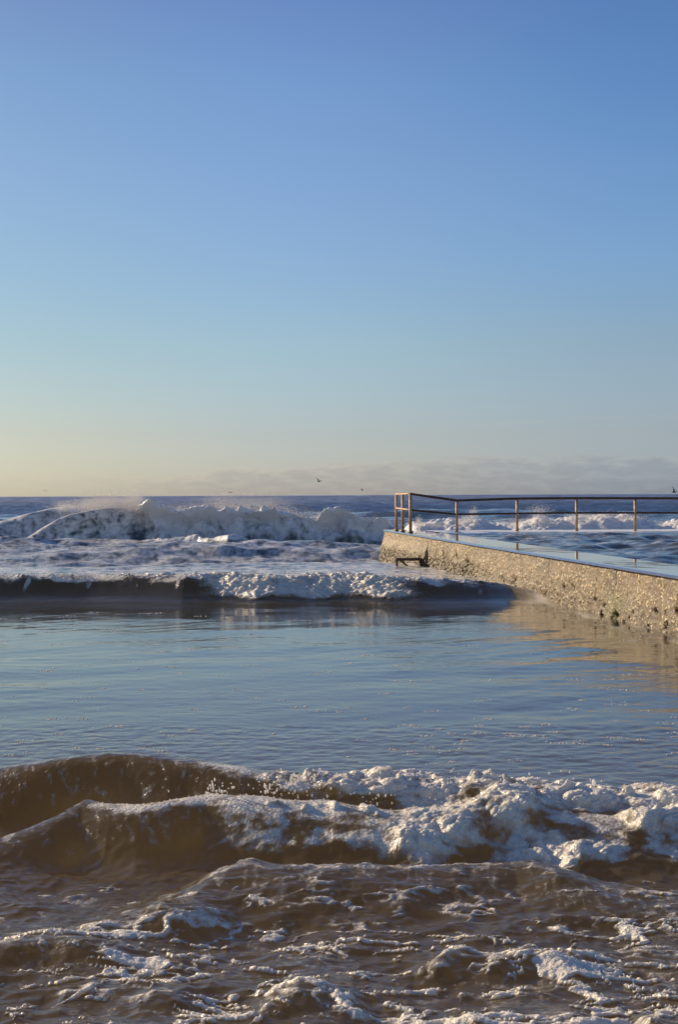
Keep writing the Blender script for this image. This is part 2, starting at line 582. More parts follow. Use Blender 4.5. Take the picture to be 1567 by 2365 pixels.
# the hollow under the lip stays dark
hol = sst(X, at_d(285, 1200, 57).x, at_d(318, 1200, 57).x) * sst(X, at_d(350, 1200, 57).x, at_d(325, 1200, 57).x) * sst(gb, .85, .4)
fo *= 1 - hol * .5
FOAM[q] = np.maximum(FOAM[q] * (1 - face * (1 - brk)), fo)
WID[q] = np.where(np.maximum(gb, g0) > .06, 1, WID[q])
# low foam bank in front of it
FB = [(330, 1266, .02), (380, 1262, .12), (430, 1253, .26), (460, 1252, .28), (490, 1260, .18), (530, 1256, .26), (560, 1257, .24), (590, 1266, .04),
      (640, 1266, .05), (680, 1264, .08), (720, 1268, .03)]
z1, dy1, g1, s1 = ridge(X, Y, FB, .45, 1.1, .2)
g1 = g1 * sst(X, at(320, 1262, 0).x, at(380, 1262, 0).x) * sst(X, at(730, 1262, 0).x, at(690, 1262, 0).x)
Z[q] += z1 * (g1 > 0) + (d2 * .18 + d3 * .25 + .05 * n1) * g1
FOAM[q] = np.maximum(FOAM[q], sst(g1 + .3 * n1, .15, .7) * (.6 + .5 * n1))

# --- surf just beyond the pool's outer wall (wave 2)
q = sl(45.5, 54); X, Y = X0[q], Y0[q]
BC = [(820, 1240), (880, 1222), (930, 1214), (1000, 1212), (1040, 1205), (1090, 1203), (1150, 1214), (1200, 1212), (1240, 1204), (1290, 1208), (1330, 1196), (1380, 1193),
      (1420, 1202), (1450, 1195), (1475, 1206), (1520, 1216), (1567, 1208), (1650, 1203), (1800, 1200)]
zc, dyc, gc, sc_ = ridge(X, Y, BC, 3.0, 3.2, .3, d=49.8, wob=.4, wfreq=.5, seed=8)
on = sst(X, 1.5, 2.6)
gc = gc * on
d1 = domes(X, Y, .7, 61); d2 = domes(X + zc, Y, .3, 63); d3 = domes(X, Y + zc, .13, 67)
n1 = fbm(X * .8, Y * .8, 4, 69)
lmp = sst(gc, .45, .8) * (.4 + .6 * sst(n1, -.15, .25))
Z[q] = Z[q] * (1 - .9 * gc) + zc * on * 1.04 + (d1 * .5 + d2 * .6 + d3 * .8) * lmp * .5
DY[q] += dyc * on
FOAM[q] = np.maximum(FOAM[q], sst(gc, .25, .6) * np.clip(.80 + .55 * n1, .1, 1.1))
WID[q] = np.where(gc > .12, 2, WID[q])

# --- the middle wave (wave 3)
q = sl(26.0, 33); X, Y = X0[q], Y0[q]
BMID = [(-150, 1338, .40), (0, 1334, .41), (120, 1331, .42), (220, 1329, .43), (330, 1330, .43), (430, 1331, .435), (500, 1330, .43), (600, 1332, .43), (700, 1331, .43),
        (790, 1330, .43), (880, 1333, .42), (960, 1336, .40), (1050, 1341, .35), (1120, 1347, .29), (1170, 1353, .22), (1230, 1366, .10), (1400, 1372, .06)]
zm, dym, gm, sm_ = ridge(X, Y, BMID, 1.65, 3.2, .55, wob=.22, wfreq=.6, seed=11, p=1.5)
zm = zm * (1 + .16 * fbm(X * .55, X * 0, 3, 74))
br = sst(X + .35 * fbm(X * 1.5, Y * 3, 3, 70), at(430, 1340, .3).x, at(540, 1340, .3).x) * sst(X, at(1010, 1340, .3).x, at(880, 1340, .3).x)
roll = br * sst(gm + .22 * fbm(X * 1.3, X * 0, 3, 72), .06, .40) * sst(sm_, -.7, .05)
d1 = .10 + .30 * fbm(X * 3, Y * 3 + zm, 4, 71); d2 = domes(X + zm, Y, .10, 73); d3 = domes(X, Y + zm, .045, 77)
n1 = fbm(X * 2.2, Y * 2.2, 4, 79)
Z[q] += zm + (d1 * .4 + d2 * .6 + d3 * .8) * roll * .42 + (d2 * .5 + d3) * sst(gm, .8, 1) * .35
Z[q] += .045 * sst(perlin(X * 5, Y * 4, 135) + .5 * perlin(X * 13, Y * 9, 136), .15, .9) * sst(gm, .85, .99) * sst(X, at(1180, 1340, .3).x, at(1050, 1340, .3).x)
DY[q] += dym - (d1 * .5 + d2 * .6) * roll * .6
topf = sst(gm + .16 * n1, .62, .92) * np.clip(.66 + .9 * n1, 0, 1)
topf *= 1 - .6 * sst(X, at(1000, 1340, .3).x, at(1150, 1340, .3).x)
streak = sst(fbm(X * 5, Y * .8, 3, 83), .12, .5) * sst(gm, .15, .7) * .55
FOAM[q] = np.maximum(FOAM[q], np.maximum(np.maximum(topf, roll * np.clip(.72 + .45 * n1, 0, 1)), streak))
FOAM[q] = np.maximum(FOAM[q], sst(sm_, -.3, -.6) * sst(Y, 33, 30) * np.clip(.26 + .5 * n1, 0, .6))
SILT[q] = np.maximum(SILT[q], .34 * sst(gm, .1, .5))
WID[q] = np.where((gm > .05), 3, WID[q])

# --- foreground (waves 4 and 5)
q = sl(4.0, 12.5); X, Y = X0[q], Y0[q]
RA = [(-200, 1812, .18), (-60, 1790, .24), (0, 1776, .29), (120, 1756, .35), (250, 1743, .39), (350, 1748, .39), (450, 1758, .38), (560, 1777, .35), (680, 1797, .31),
      (830, 1811, .29), (960, 1803, .30), (1080, 1819, .28), (1200, 1832, .26), (1350, 1838, .25), (1480, 1836, .25), (1620, 1836, .25), (1800, 1836, .25)]
RB = [(-200, 2010, .05), (-60, 1962, .09), (0, 1940, .12), (60, 1916, .15), (130, 1885, .20), (195, 1852, .25), (260, 1864, .245), (330, 1864, .25), (420, 1850, .27),
      (480, 1840, .28), (560, 1844, .28), (650, 1852, .27), (760, 1858, .255), (860, 1874, .235), (960, 1882, .22), (1060, 1876, .23), (1150, 1854, .25), (1220, 1868, .235),
      (1330, 1892, .2), (1450, 1900, .19), (1567, 1892, .20), (1800, 1890, .2)]
RC = [(150, 2170, .0), (330, 2092, .045), (420, 2052, .08), (500, 2012, .125), (570, 1986, .155), (650, 2000, .145), (760, 2010, .13), (900, 2006, .13), (1050, 2002, .13),
      (1180, 1990, .13), (1280, 2003, .14), (1400, 2042, .10), (1567, 2066, .07), (1800, 2080, .06)]
za, dya, ga, sa = ridge(X, Y, RA, .62, 1.0, .35, wob=.03, wfreq=1.1, seed=13)
zb, dyb, gb, sb = ridge(X, Y, RB, .62, .50, .30, wob=.05, wfreq=2.2, seed=15)
zc, dyc, gc, sc_ = ridge(X, Y, RC, .72, .45, .20, wob=.05, wfreq=2.0, seed=17)
gm_ = np.maximum(np.maximum(ga, gb), gc)
kk = 1 - .70 * sst(np.maximum(ga, gb), .1, .8) - .4 * sst(gc, .2, .9) * (1 - np.maximum(ga, gb))
Z[q] *= kk; DX[q] *= kk; DY[q] *= kk
z = smax(za, zb, .05) + .2 * np.minimum(za, zb)
z = smax(z, zc, .05) + .2 * np.minimum(z, zc)
dyy = np.where((za >= zb) & (za >= zc), dya, np.where(zb >= zc, dyb, dyc))
RD = [[(-120, 2190, .04), (-40, 2178, .07), (60, 2163, .095), (120, 2158, .10), (200, 2177, .08), (300, 2202, .05), (420, 2217, .03), (470, 2225, 0.)],
      [(100, 2310, 0.), (150, 2288, .035), (200, 2275, .045), (300, 2282, .04), (420, 2300, .03), (480, 2325, 0.)],
      [(560, 2350, 0.), (620, 2310, .04), (690, 2278, .065), (760, 2272, .055), (820, 2290, .03), (860, 2320, 0.)],
      [(960, 2260, 0.), (1010, 2225, .05), (1080, 2198, .07), (1150, 2205, .06), (1230, 2198, .05), (1330, 2230, .03), (1400, 2240, 0.)],
      [(320, 2142, 0.), (345, 2126, .03), (372, 2118, .05), (430, 2124, .045), (520, 2132, .03), (640, 2140, 0.)],
      [(1020, 2365, 0.), (1090, 2345, .04), (1200, 2340, .045), (1330, 2348, .035), (1400, 2365, 0.)],
      [(1470, 2372, 0.), (1500, 2350, .06), (1530, 2345, .06), (1567, 2352, .04), (1620, 2360, 0.)],
      [(1440, 2200, 0.), (1480, 2186, .03), (1560, 2182, .04), (1650, 2182, .03)]]
smallfoam = np.zeros_like(X)
sandy = np.zeros_like(X)
for i, pts in enumerate(RD):
    zd, dyd, gd, sdd = ridge(X, Y, pts, .24, .26, .3, wob=.07, wfreq=2.4, seed=30 + i)
    zd = np.maximum(zd, 0)
    z = z + zd * .9
    dyy = dyy + dyd * .8
    hmax = max(p_[2] for p_ in pts)
    smallfoam = np.maximum(smallfoam, sst(gd, .55, .95) * sst(zd / (gd + 1e-4), .1 * hmax, .55 * hmax) * (.72 if i not in (0, 4) else .6))
nA = fbm(X * 2.1, Y * 2.6, 4, 91)
nB = fbm(X * 6, Y * 7, 3, 95)
# where the water is piled with foam
xr = lambda px: at(px, 1900, .2).x
right = sst(X, xr(820), xr(1060))
pile = right * sst(Y + .16 * nA + .10 * nB - .22 * sst(X, xr(1150), xr(1400)), 7.30, 7.75) * sst(Y, 8.95, 8.55)
pile = np.maximum(pile, sst(X, xr(560), xr(680)) * sst(ga, .62, .92) * .9)
gap = sst(X, xr(1200), xr(1260)) * sst(X, xr(1480), xr(1420)) * sst(Y, 7.78, 7.9) * sst(Y, 8.2, 8.05)
gap = np.maximum(gap, sst(X, xr(600), xr(660)) * sst(X, xr(930), xr(860)) * sst(gb, .8, .6) * (sb > 0))
pile = pile * (1 - gap * .85)
pile_s = sst(pile + .7 * nA - .05, .05, .75) * sst(pile, .02, .3)
d0 = .03 + .05 * nA + .62 * domes(X + .05 * nA, Y * 1.1 + .05 * nB, .27, 102, keep=.7); d1 = domes(X + .03 * nB, Y * 1.1 + .03 * nA, .125, 103, keep=.7); d2 = domes(X, Y, .055, 107); d3 = domes(X, Y, .024, 109)
lump = np.maximum(d0, 0) * .75 + d1 * .5 + d2 * .45 + d3 * .4
Z[q] += z + lump * pile_s * .50 + .006 * nB * (1 - pile_s)
spike = sst(perlin(X * 8, Y * 6, 133) + .5 * perlin(X * 19, Y * 12, 134), .25, .95) * np.maximum(sst(ga, .90, .99) * sst(X, xr(560), xr(680)), .6 * sst(gb, .93, .99) * sst(X, xr(430), xr(520)))
Z[q] += .05 * spike
DY[q] += dyy - lump * pile_s * .35
DX[q] += nA * .05 * pile_s
cb = sst(X, xr(150), xr(230))
crestB = sst(gb + .06 * nB, .80, .98) * np.clip(.60 + .6 * nB, 0, 1) * cb
fb_face = sst(X, xr(380), xr(560)) * sst(X, xr(1100), xr(900)) * sst(gb, .55, .95) * (sb > -.15) * np.clip(.50 + .55 * nB + .35 * nA, 0, .95)
crestA = sst(ga + .08 * nB, .80, .98) * sst(X, xr(320), xr(500)) * np.clip(.45 + .7 * nB, 0, 1)
tongue = 1 - np.abs(fbm(X * 2.2 + nA * .7, Y * 3.2 + nB * .25, 4, 115)) * 4.0
faceB = sst(gb, .10, .45) * (sb > -.1) * sst(X, xr(330), xr(620)) * np.clip(.20 + .46 * np.clip(tongue, 0, 1) + .3 * nA, 0, .7)
f4 = np.maximum.reduce([pile_s * np.clip(.54 + .35 * nB + .34 * nA + .22 * np.clip(tongue, -.6, 1) + 1.6 * (lump - .06), .12, 1.0), crestB, fb_face * (1 - gap), crestA, faceB])
# thin streaks drawn up the wave faces
fine = fbm(X * 11 + nA * 1.5, Y * 2.0 + z * 2.5 + nB * .3, 4, 111)
fine2 = fbm(X * 26 + nA * 2, Y * 3.5 + z * 4, 3, 112)
f4 = np.maximum(f4, (.22 + .17 * sst(fine, .0, .6) + .24 * fine2) * sst(np.maximum(np.maximum(ga, gb), gc), .10, .55))
# ragged foam and lace toward the beach
warp = nA * .35
lace = 1 - np.abs(fbm(X * 1.6 + warp, Y * 3.4 - warp, 4, 113)) * 6.5
lace2 = 1 - np.abs(fbm(X * 4.0 - warp, Y * 9 + warp, 3, 117)) * 5.0
nd = fbm(X * 1.2, Y * 1.6, 3, 119)
near_w = sst(Y, 6.85, 6.3) * (.55 + .5 * sst(nd, -.25, .3))
na1 = fbm(X * .95 + warp * .8, Y * 2.4 - warp * .6, 4, 141); na2 = fbm(X * 1.9 - warp, Y * 4.2 + warp * .7, 4, 143); na3 = fbm(X * 4.5, Y * 9 + warp, 3, 145)
wv = fbm(X * 1.5 + 5, Y * 2.2, 3, 147); wv2 = fbm(X * 2.6, Y * 4, 3, 149)
strand = np.maximum(sst(.052 * np.clip(wv * 2.6 + .30, 0, 1.6) - np.abs(na1), -.008, .022), sst(.042 * np.clip(wv2 * 2.6 + .20, 0, 1.6) - np.abs(na2), -.008, .020))
strand = np.maximum(strand, .8 * sst(.07 * np.clip(wv * 2 - wv2 * 2, 0, 1.3) - np.abs(na3), -.01, .03))
speck = sst(fbm(X * 14, Y * 20, 2, 151), .42, .6) * sst(wv2, -.2, .3)
f5 = sst(Y, 6.95, 6.4) * np.clip(strand * (.62 + .6 * nB) + .45 * speck + .16 + .2 * nd + .12 * np.clip(lace2, -.5, 1), 0, .95)
mid_w = sst(Y, 6.4, 6.8) * sst(Y, 7.7, 7.3) * sst(X, xr(300), xr(800))
f5 = np.maximum(f5, mid_w * np.clip(.14 + .40 * np.clip(lace2, -.3, 1) * sst(nB + .6 * nd, -.15, .35) + .2 * nB, 0, .55))
f5 = np.maximum(f5, sst(gc, .93, .995) * np.clip(.25 + .7 * nB, 0, .8))
left_w = sst(X, xr(420), xr(100)) * sst(Y, 6.5, 6.9) * sst(Y, 8.1, 7.7)
f5 = np.maximum(f5, left_w * np.clip(.10 + .6 * strand * sst(wv, -.1, .3) + .2 * nd + .25 * speck, 0, .7))
f5 = np.maximum(f5, sst(Y, 6.4, 6.8) * sst(Y, 7.7, 7.3) * np.clip(.55 * strand * sst(wv2, .0, .35) + .4 * speck * sst(X, xr(500), xr(900)), 0, .75))
f5 = np.maximum(f5, smallfoam * np.clip(.36 + .7 * nB + .35 * np.clip(lace2, -.4, 1), .1, 1.0))
Z[q] += ((d2 * .22 + d3 * .30) * .5 + .012) * sst(f5, .30, .85)
FOAM[q] = np.maximum(FOAM[q], np.maximum(f4, f5))
WID[q] = np.where((np.maximum(ga, gb) > .08) & (np.maximum(za, zb) > .02), 4, WID[q])
WID[q] = np.where((gc > .10) & (zc > zb) & (zc > .03), 5, WID[q])
# wash along the foot of the side wall
q = sl(12, 48); X, Y = X0[q], Y0[q]
dw = wall_x(Y) - X
n1 = fbm(X * 3, Y * 1.0, 4, 121)
FOAM[q] = np.maximum(FOAM[q], sst(dw, 1.1, .05) * np.clip(.30 + .55 * n1 + .35 * sst(Y, 36, 44) + .25 * sst(Y, 25, 27) * sst(Y, 31, 29), 0, .75))
# under the pool the sheet lies low
inside = (X > wall_x(Y) + .1) & (Y < 45.3)
Z[q] = np.where(inside, np.minimum(Z[q], .25), Z[q])
q = sl(12, 26); X, Y = X0[q], Y0[q]
n1 = fbm(X * 1.3, Y * .5, 3, 123)
lc = 1 - np.abs(fbm(X * 1.1 + n1, Y * .8, 3, 127)) * 5
FOAM[q] = np.maximum(FOAM[q], sst(lc, .5, 1) * sst(n1, .0, .4) * sst(Y, 15, 20) * .38)

PX, PY, PZ = X0 + DX, Y0 + DY, Z
RIP = np.where(Y0 < 29, 1 - .78 * sst(Y0, 8.6, 10.2), .8)
RIP = np.where((Y0 > 9) & (Y0 < 26), (.15 + .85 * (1 - sst(Y0, 8.6, 10.2))) * (.45 + 1.3 * sst(fbm(X0 * .5, Y0 * .22, 3, 401), -.3, .4)), RIP)
RIP = np.where(WID == 3, .6, RIP)
FAR = sst(np.log(np.maximum(Y0, 1)), math.log(60), math.log(700))
P = np.stack([PX, PY, PZ], -1)
du = np.gradient(P, axis=1); dv = np.gradient(P, axis=0)
N = np.cross(du, dv)
N /= np.linalg.norm(N, axis=-1, keepdims=True) + 1e-12


def cut(face_mask, name, mat, parent=None):
    r_, c_ = np.nonzero(face_mask)
    i = r_ * NCC + c_
    Qd = np.stack([i, i + 1, i + NCC + 1, i + NCC], 1)
    used, inv = np.unique(Qd, return_inverse=True)
    Pf, Nf = P.reshape(-1, 3)[used], N.reshape(-1, 3)[used]
    return mesh_np(name, Pf, inv.reshape(-1, 4), mat, parent, attrs={'foam': FOAM.ravel()[used], 'silt': SILT.ravel()[used], 'rip': RIP.ravel()[used], 'far': FAR.ravel()[used]}, normals=Nf)


FW = WID[:-1, :-1]
rowd = 0.5 * (Y0[:-1, :-1] + Y0[1:, 1:])
shore = rowd < 28.0
tag(cut((FW == 0) & shore, 'shore_water', M_near), kind='structure')
tag(cut((FW == 0) & ~shore, 'sea', M_sea), kind='structure')
breaker = tag(cut(FW == 1, 'breaking_wave', M_sea), 'largest blue breaker with a white tumbling lip throwing mist, out left of the wall end', 'wave')
surf = tag(cut(FW == 2, 'breaking_wave', M_sea), 'white churning surf seen through the handrail beyond the pool', 'wave')
middle = tag(cut(FW == 3, 'breaking_wave', M_near), 'low straight wave with a foaming crest meeting the barnacled wall side', 'wave')
front = tag(cut(FW == 4, 'breaking_wave', M_near), 'nearest tall sandy brown wave heaped with frothy white foam', 'wave')
swell = tag(cut(FW == 5, 'breaking_wave', M_near), 'low translucent brown swell in front of the frothy foreground wave', 'wave')


bm = bmesh.new()  # unseen bed added below the water sheet to stop light leaking up
bmesh.ops.create_grid(bm, x_segments=40, y_segments=40, size=1)
for v in bm.verts:
    v.co = Vector((v.co.x * 40, -20 + v.co.y * 55, -0.85 + .04 * math.sin(v.co.x * 30) * math.sin(v.co.y * 26)))
M_sand, _n, _b, _o = new_mat('wet_sand')
_n.put(_b.inputs['Base Color'], _n.mix(_n.noise(_n.new('ShaderNodeNewGeometry').outputs['Position'], 3, 5), (0.10, 0.075, 0.045), (0.17, 0.128, 0.078)))
_b.inputs['Roughness'].default_value = .9
tag(obj_bm('unseen_seabed', bm, M_sand), kind='structure')


# ------------------------------------------------------------------ concrete pool walls
def concrete_material():
    m, n, b, out = new_mat('barnacled_concrete')
    pos = n.new('ShaderNodeNewGeometry').outputs['Position']
    shell, pit_and_shadow, tone = n.attr('shell'), n.attr('pit_and_shadow'), n.attr('tone')
    big = n.noise(pos, 1.3, 4, 0.6)
    med = n.noise(pos, 7, 4, 0.65)
    mp = n.new('ShaderNodeMapping'); n.put(mp.inputs[0], pos); mp.inputs['Scale'].default_value = (3.0, 3.0, 0.45)
    runs = n.noise(mp.outputs[0], 1.6, 4, 0.6)
    c = n.mix(n.sm(big, .3, .7), (0.080, 0.058, 0.030), (0.160, 0.118, 0.060))
    c = n.mix(n.sm(runs, .48, .66, 0, .8), c, (0.095, 0.068, 0.048))
    c = n.mix(n.sm(med, .55, .72, 0, .6), c, (0.19, 0.145, 0.08))
    red = n.noise(pos, 2.1, 3, 0.5)
    c = n.mix(n.sm(red, .66, .74, 0, .55), c, (0.22, 0.095, 0.045))
    sz = n.new('ShaderNodeSeparateXYZ'); n.put(sz.inputs[0], pos)
    foot = n.sm(n.math('ADD', sz.outputs[2], n.math('MULTIPLY', n.math('SUBTRACT', big, .5), -.7)), .42, .10)
    c = n.mix(n.math('MULTIPLY', foot, n.sm(med, .30, .60, .35, .85)), c, (0.070, 0.054, 0.034))
    c = n.mix(n.sm(tone, 0, 1, 0, .75), c, n.mix(1.0, c, (0.50, 0.47, 0.46), 'MULTIPLY'))
    c = n.mix(pit_and_shadow, c, (0.035, 0.03, 0.02))  # holes, joints and weed go dark here, with one painted wave shadow
    alga = n.attr('alga')
    c = n.mix(n.math('MULTIPLY', alga, n.sm(med, .35, .6)), c, (0.075, 0.085, 0.02))
    c = n.mix(n.math('MULTIPLY', shell, n.sm(n.noise(pos, 26, 2), .42, .58)), c, (0.86, 0.71, 0.45))
    n.put(b.inputs['Base Color'], c)
    b.inputs['Roughness'].default_value = 0.55
    n.put(b.inputs['Normal'], n.bump(n.noise(pos, 60, 4, 0.7), 0.8, 0.012))
    return m


def wet_material():
    m, n, b, out = new_mat('wet_concrete')
    pos = n.new('ShaderNodeNewGeometry').outputs['Position']
    c = n.mix(n.noise(pos, 1.5, 4, 0.6), (0.06, 0.05, 0.04), (0.15, 0.125, 0.095))
    n.put(b.inputs['Base Color'], c)
    dry = n.sm(n.noise(pos, 3.0, 5, 0.65), .60, .70)
    n.put(b.inputs['Roughness'], n.math('ADD', 0.07, n.math('MULTIPLY', dry, 0.25)))
    b.inputs['Coat Weight'].default_value = 1.0
    b.inputs['Coat Roughness'].default_value = 0.03
    b.inputs['Coat IOR'].default_value = 1.33
    n.put(b.inputs['Normal'], n.bump(n.noise(pos, 5.0, 3, 0.6), 0.06, 0.03))
    return m


M_conc, M_wet = concrete_material(), wet_material()


def side_wall():
    root = bpy.data.objects.new('concrete_wall', None)
    col.objects.link(root)
    tag(root, 'long low pool wall of sunlit barnacled concrete running out from the right', 'wall')
    root.location = (wall_x(30), 30, 0)
    L = rows_between(11.0, WY0, 0.0125)
    zs = np.linspace(-0.45, 1.0, 106) * WALL_TOP
    zs = zs[zs < WALL_TOP - .001]
    zs = np.append(zs, WALL_TOP)
    Yg = np.repeat(L[:, None], len(zs), 1); Zg = np.repeat(zs[None, :], len(L), 0)
    low = sst(Zg, .55, .12)
    n0 = fbm(Yg * .8, Zg * .8, 3, 201); n1 = fbm(Yg * 3.2, Zg * 3.6, 4, 203); n2 = fbm(Yg * 11, Zg * 11, 3, 207)
    sh = domes(Yg, Zg, .034, 211, .25, .62, keep=.6); sh2 = domes(Yg, Zg, .075, 215, .15, .36, keep=.22)
    dens = sst(n1 + .35 * n0, -.35, .25)
    out = .035 * n0 + .03 * n1 * (.4 + low) + .014 * n2 + (sh * .75 + sh2 * .6) * (.35 + .65 * dens)
    pit_and_shadow = sst(n1 + .9 * n2 - .72 + .36 * low, .0, .22) * low * .6
    weed = sst(Yg, 31, 35) * sst(Zg + .25 * n1 + .12 * n0, .46, .20)
    pit_and_shadow = np.maximum(pit_and_shadow, weed * sst(n2 + .6 * n1, -.25, .25) * .8)
    out -= pit_and_shadow * .09
    under = low * (.02 + .03 * fbm(Yg * .6, Zg * 0, 2, 219))
    out -= under * sst(Zg, .25, .0) * .5
    alga = np.zeros_like(Yg)
    shell = sst(sh, .008, .013) * (.25 + .75 * (fbm(Yg * 23, Zg * 23, 1, 221) > -.05)) * (.35 + .65 * dens)
    shell = np.maximum(shell, sst(sh2, .012, .02) * .8)
    # form joints: grooves, a few proud seams and the step in line near the far end
    for px, dep, wid in ((1170, .014, .02), (1198, .02, .012), (1262, .02, .016), (1296, -.012, .02), (1338, .012, .012), (1372, .02, .012), (1417, .05, .018),
                         (1443, .012, .012), (1468, -.014, .022), (1523, -.012, .02), (1560, .02, .015), (1120, .012, .02), (1080, .014, .02), (1030, .012, .02)):
        k = (px - 783.5) / F
        yj = (WX0 + WY0 * WS) / (k + WS)
        lean_ = .02 * np.sin(Zg * 4 + px)
        gj = np.exp(-((Yg - yj - lean_) / wid) ** 2) * sst(Zg, .05 + .3 * ((px * 7) % 10) / 10, .5)
        out -= dep * gj * 1.2
        pit_and_shadow = np.maximum(pit_and_shadow, gj * (.95 if px == 1417 else .4) * (dep > 0))
        shell = np.maximum(shell * (1 - gj * (dep > 0)), gj * .8 * (dep < 0))
        if px == 1417:
            alga = np.exp(-((Yg - yj) / .45) ** 2) * sst(Zg, .5, .3) * .9
    out -= .06
    joints = sorted((WX0 + WY0 * WS) / ((px - 783.5) / F + WS) for px in (985, 1120, 1198, 1262, 1296, 1338, 1372, 1417, 1468, 1523, 1640, 1800))
    pid = np.searchsorted(np.array(joints), Yg)
    tone = np.array([.15, .9, .1, .85, .2, .45, .05, .6, .2, .8, .1, .5, .3])[pid] * sst(fbm(Yg * 1.4, Zg * .8, 3, 245), -.35, .30)
    out += sst(Yg, 39.98, 40.02) * (.02 + .09 * sst(Zg, .6, .2))
    for px, py, r_ in ((1392, 1402, .05), (1418, 1420, .06), (1385, 1420, .07), (1370, 1385, .05), (1440, 1440, .04), (1320, 1362, .08), (1300, 1358, .06), (1508, 1412, .045), (1558, 1412, .05),
                       (1538, 1446, .05), (1184, 1352, .16), (1050, 1285, .12), (1075, 1300, .1), (1020, 1285, .12), (1160, 1340, .08)):  # dark holes; the widest paints in the middle wave's shadow on the wall
        k = (px - 783.5) / F
        yp = (WX0 + WY0 * WS) / (k + WS)
        zp = EYE - (py - 1143 + (px - 783.5) * .0045) / F * yp
        g = np.exp(-(((Yg - yp) / (r_ * 1.3)) ** 2 + ((Zg - zp) / (r_ * .8)) ** 2 + .9 * n2 + .7 * n1))
        g = np.clip(g, 0, 1)
        out -= .10 * g
        pit_and_shadow = np.maximum(pit_and_shadow, sst(g + .35 * n2, .35, .9) * .85)
    # chipped upper edge
    chip = sst(fbm(Yg * 4.5, Yg * 0, 3, 231), .18, .5) * sst(Zg, .68, .80)
    out -= chip * .035
    Zf = Zg - chip * .02 * sst(Zg, .74, .8)
    pit_and_shadow = np.maximum(pit_and_shadow, chip * .75)
    batter = .05 * (1 - Zg / WALL_TOP) + .05 * sst(Yg, 46.5, 48) * (1 - Zg / WALL_TOP)
    Xg = wall_x(Yg) - out - batter
    V = np.stack([Xg, Yg, Zf], -1)
    nr, nc = Yg.shape
    i = (np.arange(nr - 1)[:, None] * nc + np.arange(nc - 1)[None, :]).ravel()
    Q = np.stack([i, i + 1, i + nc + 1, i + nc], 1)
    # end face and pool face, stitched to the same verts
    V = V.reshape(-1, 3)
    shell, pit_and_shadow, alga, tone = shell.ravel(), pit_and_shadow.ravel(), alga.ravel(), tone.ravel()
    e0 = (nr - 1) * nc
    k = len(V)
    back = np.array([[wall_x(y) + THICK, y, z] for y in (WY0,) for z in zs])
    back0 = np.array([[wall_x(11.0) + THICK, 11.0, z] for z in zs])
    V = np.concatenate([V, back, back0])
    j = np.arange(nc - 1)
    Qe = np.stack([e0 + j, e0 + j + 1, k + j + 1, k + j], 1)
    Qb = np.stack([k + j, k + j + 1, k + nc + j + 1, k + nc + j], 1)
    Qn = np.stack([k + nc + j, k + nc + j + 1, j + 1, j], 1)
    pad = np.zeros(len(V) - len(shell))
    face = mesh_np('wall_body', V - np.array(root.location), [np.concatenate([Q, Qe, Qb, Qn])], M_conc, root,
                   attrs={'shell': np.concatenate([shell, pad]), 'pit_and_shadow': np.concatenate([pit_and_shadow, pad]), 'alga': np.concatenate([alga, pad]), 'tone': np.concatenate([tone, pad])})
    # wet level top
    ty = rows_between(11.0, WY0 + .001, 0.10)
    ux = np.concatenate([[-.02, .004, .03], np.linspace(.10, THICK, 10)])
    Yt = np.repeat(ty[:, None], len(ux), 1); Ut = np.repeat(ux[None, :], len(ty), 0)
    Zt = WALL_TOP + .004 + .0016 * fbm(Yt * 1.5, Ut * 3, 3, 241)
    rag = .012 * fbm(Yt * 5, Yt * 0, 3, 243)
    Xt = wall_x(Yt) + Ut + rag * (Ut < .05)
    Zt = np.where(Ut < 0, WALL_TOP - .03, np.where(Ut < .01, WALL_TOP - .001, Zt))
    nr, nc = Yt.shape
    i = (np.arange(nr - 1)[:, None] * nc + np.arange(nc - 1)[None, :]).ravel()
    Q = np.stack([i, i + 1, i + nc + 1, i + nc], 1)
    top = mesh_np('wet_top', np.stack([Xt, Yt, Zt], -1).reshape(-1, 3) - np.array(root.location), Q, M_wet, root)
    top['label'] = 'flat wet top filmed with water that mirrors the sky'
    return root


side_wall()


def outer_wall():
    y0, y1 = OUT_Y0, OUT_Y1
    x0, x1 = wall_x(y0) + THICK - .02, 34.0
    bm = bmesh.new()
    bmesh.ops.create_cube(bm, size=1)
    for v in bm.verts:
        v.co = Vector((x0 + (v.co.x + .5) * (x1 - x0), y0 + (v.co.y + .5) * (y1 - y0), -.4 + (v.co.z + .5) * (.79 + .4)))
    bmesh.ops.bevel(bm, geom=[e for e in bm.edges], offset=.03, segments=2, affect='EDGES')
    bmesh.ops.subdivide_edges(bm, edges=[e for e in bm.edges if abs(e.verts[0].co.x - e.verts[1].co.x) > 5], cuts=120)
    for v in bm.verts:
        v.co.y += .03 * math.sin(v.co.x * 2.1) * math.sin(v.co.x * .77)
        v.co.z += .008 * math.sin(v.co.x * 3.3 + v.co.y)
    o = obj_bm('concrete_wall', bm, M_conc, smooth=False)
    tag(o, 'low pool wall under the posts, awash beneath white overflowing water', 'wall')


outer_wall()


